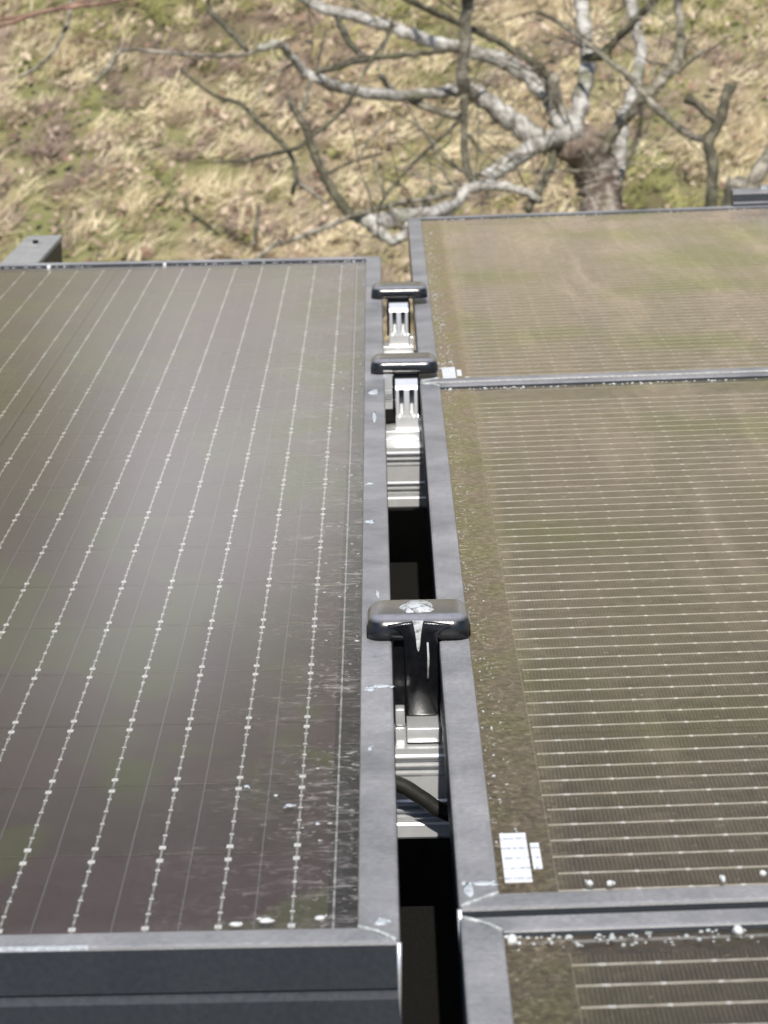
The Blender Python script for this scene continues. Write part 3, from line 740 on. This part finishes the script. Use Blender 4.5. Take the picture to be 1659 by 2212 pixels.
# trunk from the ground to the knot
P = [Vector((0, 0, -.03)), Vector((.0, 0, .25)), at(1300, 560, 6.55) - base, at(1300, 440, 6.55) - base, at(1288, 375, 6.55) - base, at(1262, 318, 6.52) - base, at(1238, 288, 6.52) - base]
R = [.085, .06, .055, .050, .050, .054, .036]
P, R = spline(P, R, 8)
rr = random.Random(5)
R = [q * rr.uniform(.9, 1.1) for q in R]
trunk = MB().tube(P, R, 16, .10, seed=3).build('trunk', M['trunk_bark'], ap, True)
kb = [at(1190, 322, 6.45) - base, at(1222, 318, 6.46) - base, at(1265, 312, 6.5) - base, at(1305, 330, 6.55) - base]
MB().tube(*spline(kb, [px(14, 6.5), px(30, 6.5), px(40, 6.5), px(22, 6.5)], 6), 12, .22, seed=9).build('knot', M['cut_wood'], ap, True)
LIMBS = [
 ('pale_bark', [(1180, 312, 6.5, 24), (1128, 276, 6.5, 23), (1082, 246, 6.48, 22), (1030, 204, 6.45, 19), (985, 194, 6.45, 14), (930, 203, 6.4, 12), (830, 204, 6.3, 13), (745, 192, 6.2, 12), (690, 172, 6.1, 12), (658, 155, 6.1, 10), (632, 125, 6.05, 9), (604, 98, 6.0, 9), (560, 104, 6.0, 8)]),
 ('pale_bark', [(1218, 290, 6.5, 22), (1205, 240, 6.55, 21), (1176, 196, 6.6, 20), (1133, 160, 6.65, 17), (1080, 130, 6.7, 16), (1026, 114, 6.75, 15), (960, 96, 6.75, 14), (905, 80, 6.8, 14), (850, 60, 6.8, 13), (760, 34, 6.9, 12), (690, 14, 6.9, 12), (630, -20, 6.95, 11)]),
 ('mid_bark', [(1204, 240, 6.55, 16), (1194, 190, 6.5, 15), (1200, 158, 6.5, 12)]),
 ('dark_bark', [(1198, 190, 6.5, 9), (1176, 155, 6.5, 8), (1130, 120, 6.5, 8), (1069, 86, 6.45, 8), (983, 46, 6.4, 7), (881, 0, 6.3, 7), (850, -20, 6.3, 6)]),
 ('mid_bark', [(1020, 206, 6.42, 15), (1000, 180, 6.35, 14), (1002, 107, 6.3, 13), (1008, 20, 6.25, 13), (1012, -30, 6.2, 13)]),
 ('dark_bark', [(1002, 200, 6.38, 10), (1003, 258, 6.3, 7), (1002, 320, 6.2, 8), (1012, 375, 6.15, 9), (1030, 397, 6.15, 8)]),
 ('pale_bark', [(1245, 285, 6.46, 20), (1205, 296, 6.42, 19), (1160, 314, 6.35, 18), (1108, 347, 6.28, 19), (1060, 378, 6.22, 18), (1040, 392, 6.2, 16)]),
 ('pale_bark', [(1170, 436, 6.15, 7), (1135, 414, 6.15, 9), (1090, 404, 6.15, 10), (1040, 402, 6.15, 13), (1005, 412, 6.12, 12), (985, 440, 6.1, 11), (960, 470, 6.1, 10)]),
 ('dark_bark', [(1196, 330, 6.4, 8), (1185, 370, 6.3, 9), (1160, 415, 6.2, 10), (1140, 455, 6.15, 9)]),
 ('pale_bark', [(1238, 275, 6.5, 20), (1246, 250, 6.5, 19), (1262, 185, 6.55, 18), (1268, 130, 6.6, 16), (1260, 60, 6.6, 16), (1257, 10, 6.65, 15), (1256, -30, 6.65, 15)]),
 ('pale_bark', [(1318, 430, 6.6, 14), (1338, 350, 6.65, 15), (1340, 300, 6.7, 15), (1353, 236, 6.75, 14), (1372, 190, 6.8, 13), (1384, 130, 6.85, 12), (1378, 70, 6.9, 12), (1364, 20, 6.9, 12), (1362, -30, 6.95, 12)]),
 ('mid_bark', [(1300, 335, 6.5, 10), (1316, 298, 6.48, 11), (1354, 255, 6.45, 11), (1391, 212, 6.4, 11), (1434, 166, 6.4, 12), (1464, 132, 6.4, 12), (1471, 80, 6.4, 10), (1466, 16, 6.4, 9), (1468, -20, 6.4, 9)]),
 ('mid_bark', [(1434, 166, 6.4, 8), (1480, 140, 6.4, 6), (1515, 110, 6.4, 5)]),
 ('dark_bark', [(1268, 125, 6.55, 9), (1300, 118, 6.5, 11), (1318, 100, 6.5, 8), (1360, 55, 6.45, 9), (1412, 0, 6.4, 8), (1430, -25, 6.4, 8)]),
 ('dark_bark', [(1300, 118, 6.5, 7), (1255, 80, 6.5, 6), (1198, 43, 6.5, 5), (1160, 25, 6.5, 4)]),
]
for k, (mt, pts) in enumerate(LIMBS): limb(ap, 'limb', mt, pts, 100 + k, .10, 12, 6, .45)
limb(ap, 'cut_end', 'cut_wood', [(1044, 388, 6.22, 15), (1034, 396, 6.2, 13)], 160, .1, 10, 2)
limb(ap, 'limb', 'pale_bark', [(985, 440, 6.1, 12), (930, 460, 5.95, 16), (880, 466, 5.9, 17), (835, 476, 5.85, 20), (800, 478, 5.8, 17), (778, 470, 5.8, 12)], 170, .2, 12)
limb(ap, 'limb', 'pale_bark', [(800, 488, 5.8, 12), (828, 508, 5.8, 12), (852, 522, 5.8, 10), (872, 506, 5.82, 9), (884, 480, 5.85, 9)], 171, .2, 10)
TW = [
 ('mid_bark', [(560, 104, 6.0, 6), (520, 119, 6.0, 5), (430, 120, 5.95, 5), (340, 112, 5.9, 4), (270, 108, 5.9, 5), (240, 138, 5.85, 6), (205, 180, 5.8, 4)]),
 ('dark_bark', [(450, -5, 6.2, 5), (455, 25, 6.2, 6), (500, 70, 6.1, 7), (535, 108, 6.0, 6)]),
 ('dark_bark', [(776, 472, 5.8, 11), (755, 460, 5.8, 11), (735, 436, 5.8, 11), (702, 385, 5.8, 10), (680, 335, 5.8, 10), (667, 300, 5.8, 10), (662, 278, 5.8, 9), (640, 245, 5.8, 8), (622, 205, 5.8, 5)]),
 ('dark_bark', [(460, 350, 5.7, 3), (510, 348, 5.7, 4), (545, 344, 5.7, 5), (600, 330, 5.75, 5), (645, 318, 5.8, 5), (672, 296, 5.8, 5), (712, 265, 5.8, 5), (752, 225, 5.8, 5), (776, 180, 5.8, 4), (805, 125, 5.85, 4), (835, 80, 5.9, 4), (850, 40, 5.9, 3)]),
 ('mid_bark', [(985, 418, 6.1, 6), (920, 430, 6.0, 6), (860, 438, 5.9, 7), (800, 455, 5.8, 7), (752, 470, 5.75, 6), (700, 492, 5.7, 6), (640, 515, 5.65, 5), (605, 528, 5.65, 4)]),
 ('mid_bark', [(605, 522, 5.65, 5), (578, 540, 5.6, 5), (552, 562, 5.6, 4), (520, 600, 5.6, 3)]),
 ('dark_bark', [(390, 150, 6.3, 3), (460, 205, 6.25, 4), (520, 225, 6.2, 5), (560, 265, 6.1, 5), (605, 305, 6.0, 6), (630, 340, 5.95, 5), (640, 380, 5.9, 6), (630, 420, 5.9, 4)]),
 ('mid_bark', [(640, 392, 5.9, 4), (670, 412, 5.85, 4), (705, 440, 5.8, 4)]),
 ('dark_bark', [(728, 36, 6.85, 7), (738, 60, 6.7, 8), (755, 92, 6.5, 7), (790, 126, 6.3, 7)]),
 ('dark_bark', [(1000, 106, 6.3, 6), (940, 112, 6.3, 6), (860, 120, 6.25, 7), (790, 128, 6.2, 7), (720, 146, 6.15, 8), (655, 162, 6.1, 8)]),
 ('mid_bark', [(672, 172, 6.1, 4), (664, 205, 6.0, 4), (652, 240, 5.9, 4)]),
 ('dark_bark', [(705, 60, 6.3, 2), (690, 120, 6.2, 3), (682, 170, 6.1, 3)]),
 ('mid_bark', [(822, 160, 6.3, 6), (842, 190, 6.35, 8), (880, 214, 6.38, 9), (945, 240, 6.4, 9), (1000, 252, 6.4, 9)]),
 ('dark_bark', [(1004, 250, 6.3, 4), (960, 290, 6.2, 4), (905, 340, 6.1, 4), (850, 400, 5.9, 3), (812, 455, 5.8, 3)]),
 ('dark_bark', [(1040, 330, 6.3, 3), (1020, 300, 6.3, 6), (1010, 290, 6.3, 4)]),
 ('mid_bark', [(940, 400, 6.1, 7), (925, 430, 6.05, 8), (912, 455, 6.0, 8)]),
 ('mid_bark', [(850, 60, 6.75, 3), (830, 100, 6.6, 3), (815, 150, 6.4, 3)]),
 ('dark_bark', [(560, 440, 5.7, 4), (555, 480, 5.7, 5), (548, 530, 5.65, 5)]),
 ('mid_bark', [(1198, 43, 6.5, 4), (1262, 88, 6.4, 5), (1310, 128, 6.35, 6), (1359, 166, 6.3, 8), (1412, 225, 6.25, 7), (1460, 272, 6.2, 7)]),
 ('dark_bark', [(700, 380, 5.8, 3), (760, 350, 5.85, 3), (830, 330, 5.9, 2)]),
 ('mid_bark', [(770, 350, 5.8, 3), (800, 300, 5.8, 3), (845, 255, 5.85, 2)]),
]
for k, (mt, pts) in enumerate(TW): limb(ap, 'twig', mt, pts, 300 + k, .14, 7, 5, .5)

# the crown above the picture
CR = [[(1257, -25, 6.65, 15), (1230, -300, 6.4, 13), (1260, -700, 6.1, 10), (1180, -1250, 5.8, 6), (1150, -1700, 5.7, 3)],
      [(1362, -25, 6.95, 12), (1400, -350, 7.0, 11), (1520, -800, 6.9, 8), (1560, -1350, 6.8, 4)],
      [(1468, -15, 6.4, 9), (1490, -250, 6.2, 8), (1620, -600, 6.0, 6), (1700, -1100, 5.9, 3)],
      [(1012, -25, 6.2, 15), (1030, -320, 6.0, 12), (960, -700, 5.8, 9), (990, -1200, 5.6, 6), (930, -1650, 5.5, 3)],
      [(640, -15, 6.95, 11), (480, -160, 7.0, 9), (300, -420, 7.0, 6), (180, -800, 6.9, 3)],
      [(1260, -700, 6.1, 7), (1400, -1000, 5.9, 6), (1450, -1500, 5.7, 3)],
      [(1030, -320, 6.0, 7), (880, -560, 6.1, 6), (740, -950, 6.1, 3)],
      [(852, -18, 6.3, 6), (760, -200, 6.2, 5), (640, -500, 6.1, 3)]]
for k, pts in enumerate(CR): limb(ap, 'limb', 'pale_bark' if k < 5 else 'mid_bark', pts, 500 + k, .1, 9, 7)
# many fine twigs
r = random.Random(77)
for k in range(170):
    P, R = GROWN[r.randrange(len(GROWN))]
    i = r.randrange(2, len(P) - 1); q = P[i].copy()
    d = Vector((r.gauss(-.25, .8), r.gauss(-.1, .6), r.gauss(.35, .5))).normalized()
    L = r.uniform(.05, .16); pts = [q]
    for n_ in range(4):
        d = (d + Vector((r.gauss(0, .3), r.gauss(0, .3), r.gauss(.08, .25)))).normalized(); q = q + d * L * .5; pts.append(q)
    r0 = r.uniform(.0014, .0032)
    P2, R2 = spline(pts, [r0, r0 * .85, r0 * .7, r0 * .55, r0 * .4], 3)
    MB().tube(P2, R2, 5, .12, seed=k).build('twig', M[r.choice(('mid_bark', 'dark_bark', 'mid_bark'))], ap, True)

sp_ = tree('sapling', (1540, 520, 6.0), 'slim dark forked sapling standing right of the knotted tree', 'tree')
st = [Vector((0, 0, -.02)), Vector((.01, 0, .4)), at(1536, 470, 6.0) - base, at(1536, 430, 6.0) - base, at(1540, 350, 6.0) - base, at(1530, 306, 6.0) - base, at(1554, 262, 6.0) - base, at(1568, 210, 6.0) - base, at(1572, 180, 6.0) - base]
MB().tube(*spline(st, [.02, .017, .013, .0125, .0125, .012, .012, .011, .007], 6), 10, .12, seed=21).build('trunk', M['dark_bark'], sp_, True)
limb(sp_, 'branch', 'dark_bark', [(1554, 268, 6.0, 10), (1528, 245, 6.0, 9), (1505, 225, 6.0, 9), (1482, 213, 6.0, 11)], 400)
limb(sp_, 'branch', 'mid_bark', [(1528, 304, 6.0, 8), (1490, 292, 6.05, 8), (1450, 262, 6.1, 7), (1412, 226, 6.15, 7), (1370, 180, 6.2, 8)], 401)
limb(sp_, 'branch', 'dark_bark', [(1568, 215, 6.0, 8), (1580, 195, 6.0, 8), (1590, 178, 6.0, 5)], 402)
lt = tree('leaning_trunk', (1560, 520, 5.6), 'grey leaning stem at the right edge above the end clamp', 'tree')
st = [Vector((-.02, 0, -.02)), Vector((-.01, 0, .3)), at(1575, 475, 5.6) - base, at(1606, 430, 5.6) - base, at(1640, 372, 5.6) - base, at(1675, 310, 5.65) - base, at(1720, 200, 5.7) - base, at(1740, 60, 5.8) - base]
MB().tube(*spline(st, [.03, .024, .018, .015, .015, .015, .014, .01], 6), 10, .12, seed=31).build('trunk', M['mid_bark'], lt, True)
limb(lt, 'branch', 'pale_bark', [(1585, 455, 5.6, 12), (1572, 432, 5.6, 11), (1592, 418, 5.6, 9)], 410, .2)
sb = tree('shrub', (-260, 300, 5.2), 'thin reddish shrub twigs reaching in at the top left corner', 'shrub')
st = [Vector((0, 0, -.02)), at(-250, 420, 5.2) - base, at(-220, 200, 5.2) - base, at(-170, 80, 5.2) - base]
MB().tube(*spline(st, [.025, .018, .013, .009], 6), 8, .12, seed=41).build('stem', M['red_bark'], sb, True)
for k, (mt, pts) in enumerate([
    ('red_bark', [(-190, 110, 5.2, 7), (-60, 72, 5.2, 5), (20, 50, 5.2, 5), (100, 24, 5.2, 5), (240, 4, 5.2, 4), (330, -20, 5.2, 3)]),
    ('red_bark', [(-170, 80, 5.2, 6), (-40, 50, 5.2, 4), (60, 32, 5.2, 4), (150, 12, 5.2, 4), (230, -15, 5.2, 3)]),
    ('mid_bark', [(160, -40, 5.25, 5), (152, 10, 5.25, 5), (142, 60, 5.25, 5), (112, 115, 5.25, 4), (75, 148, 5.25, 4), (38, 168, 5.25, 3)]),
    ('mid_bark', [(230, -15, 5.2, 3), (190, -45, 5.22, 4), (160, -40, 5.25, 5)])]):
    limb(sb, 'twig', mt, pts, 420 + k, .12, 7, 6)
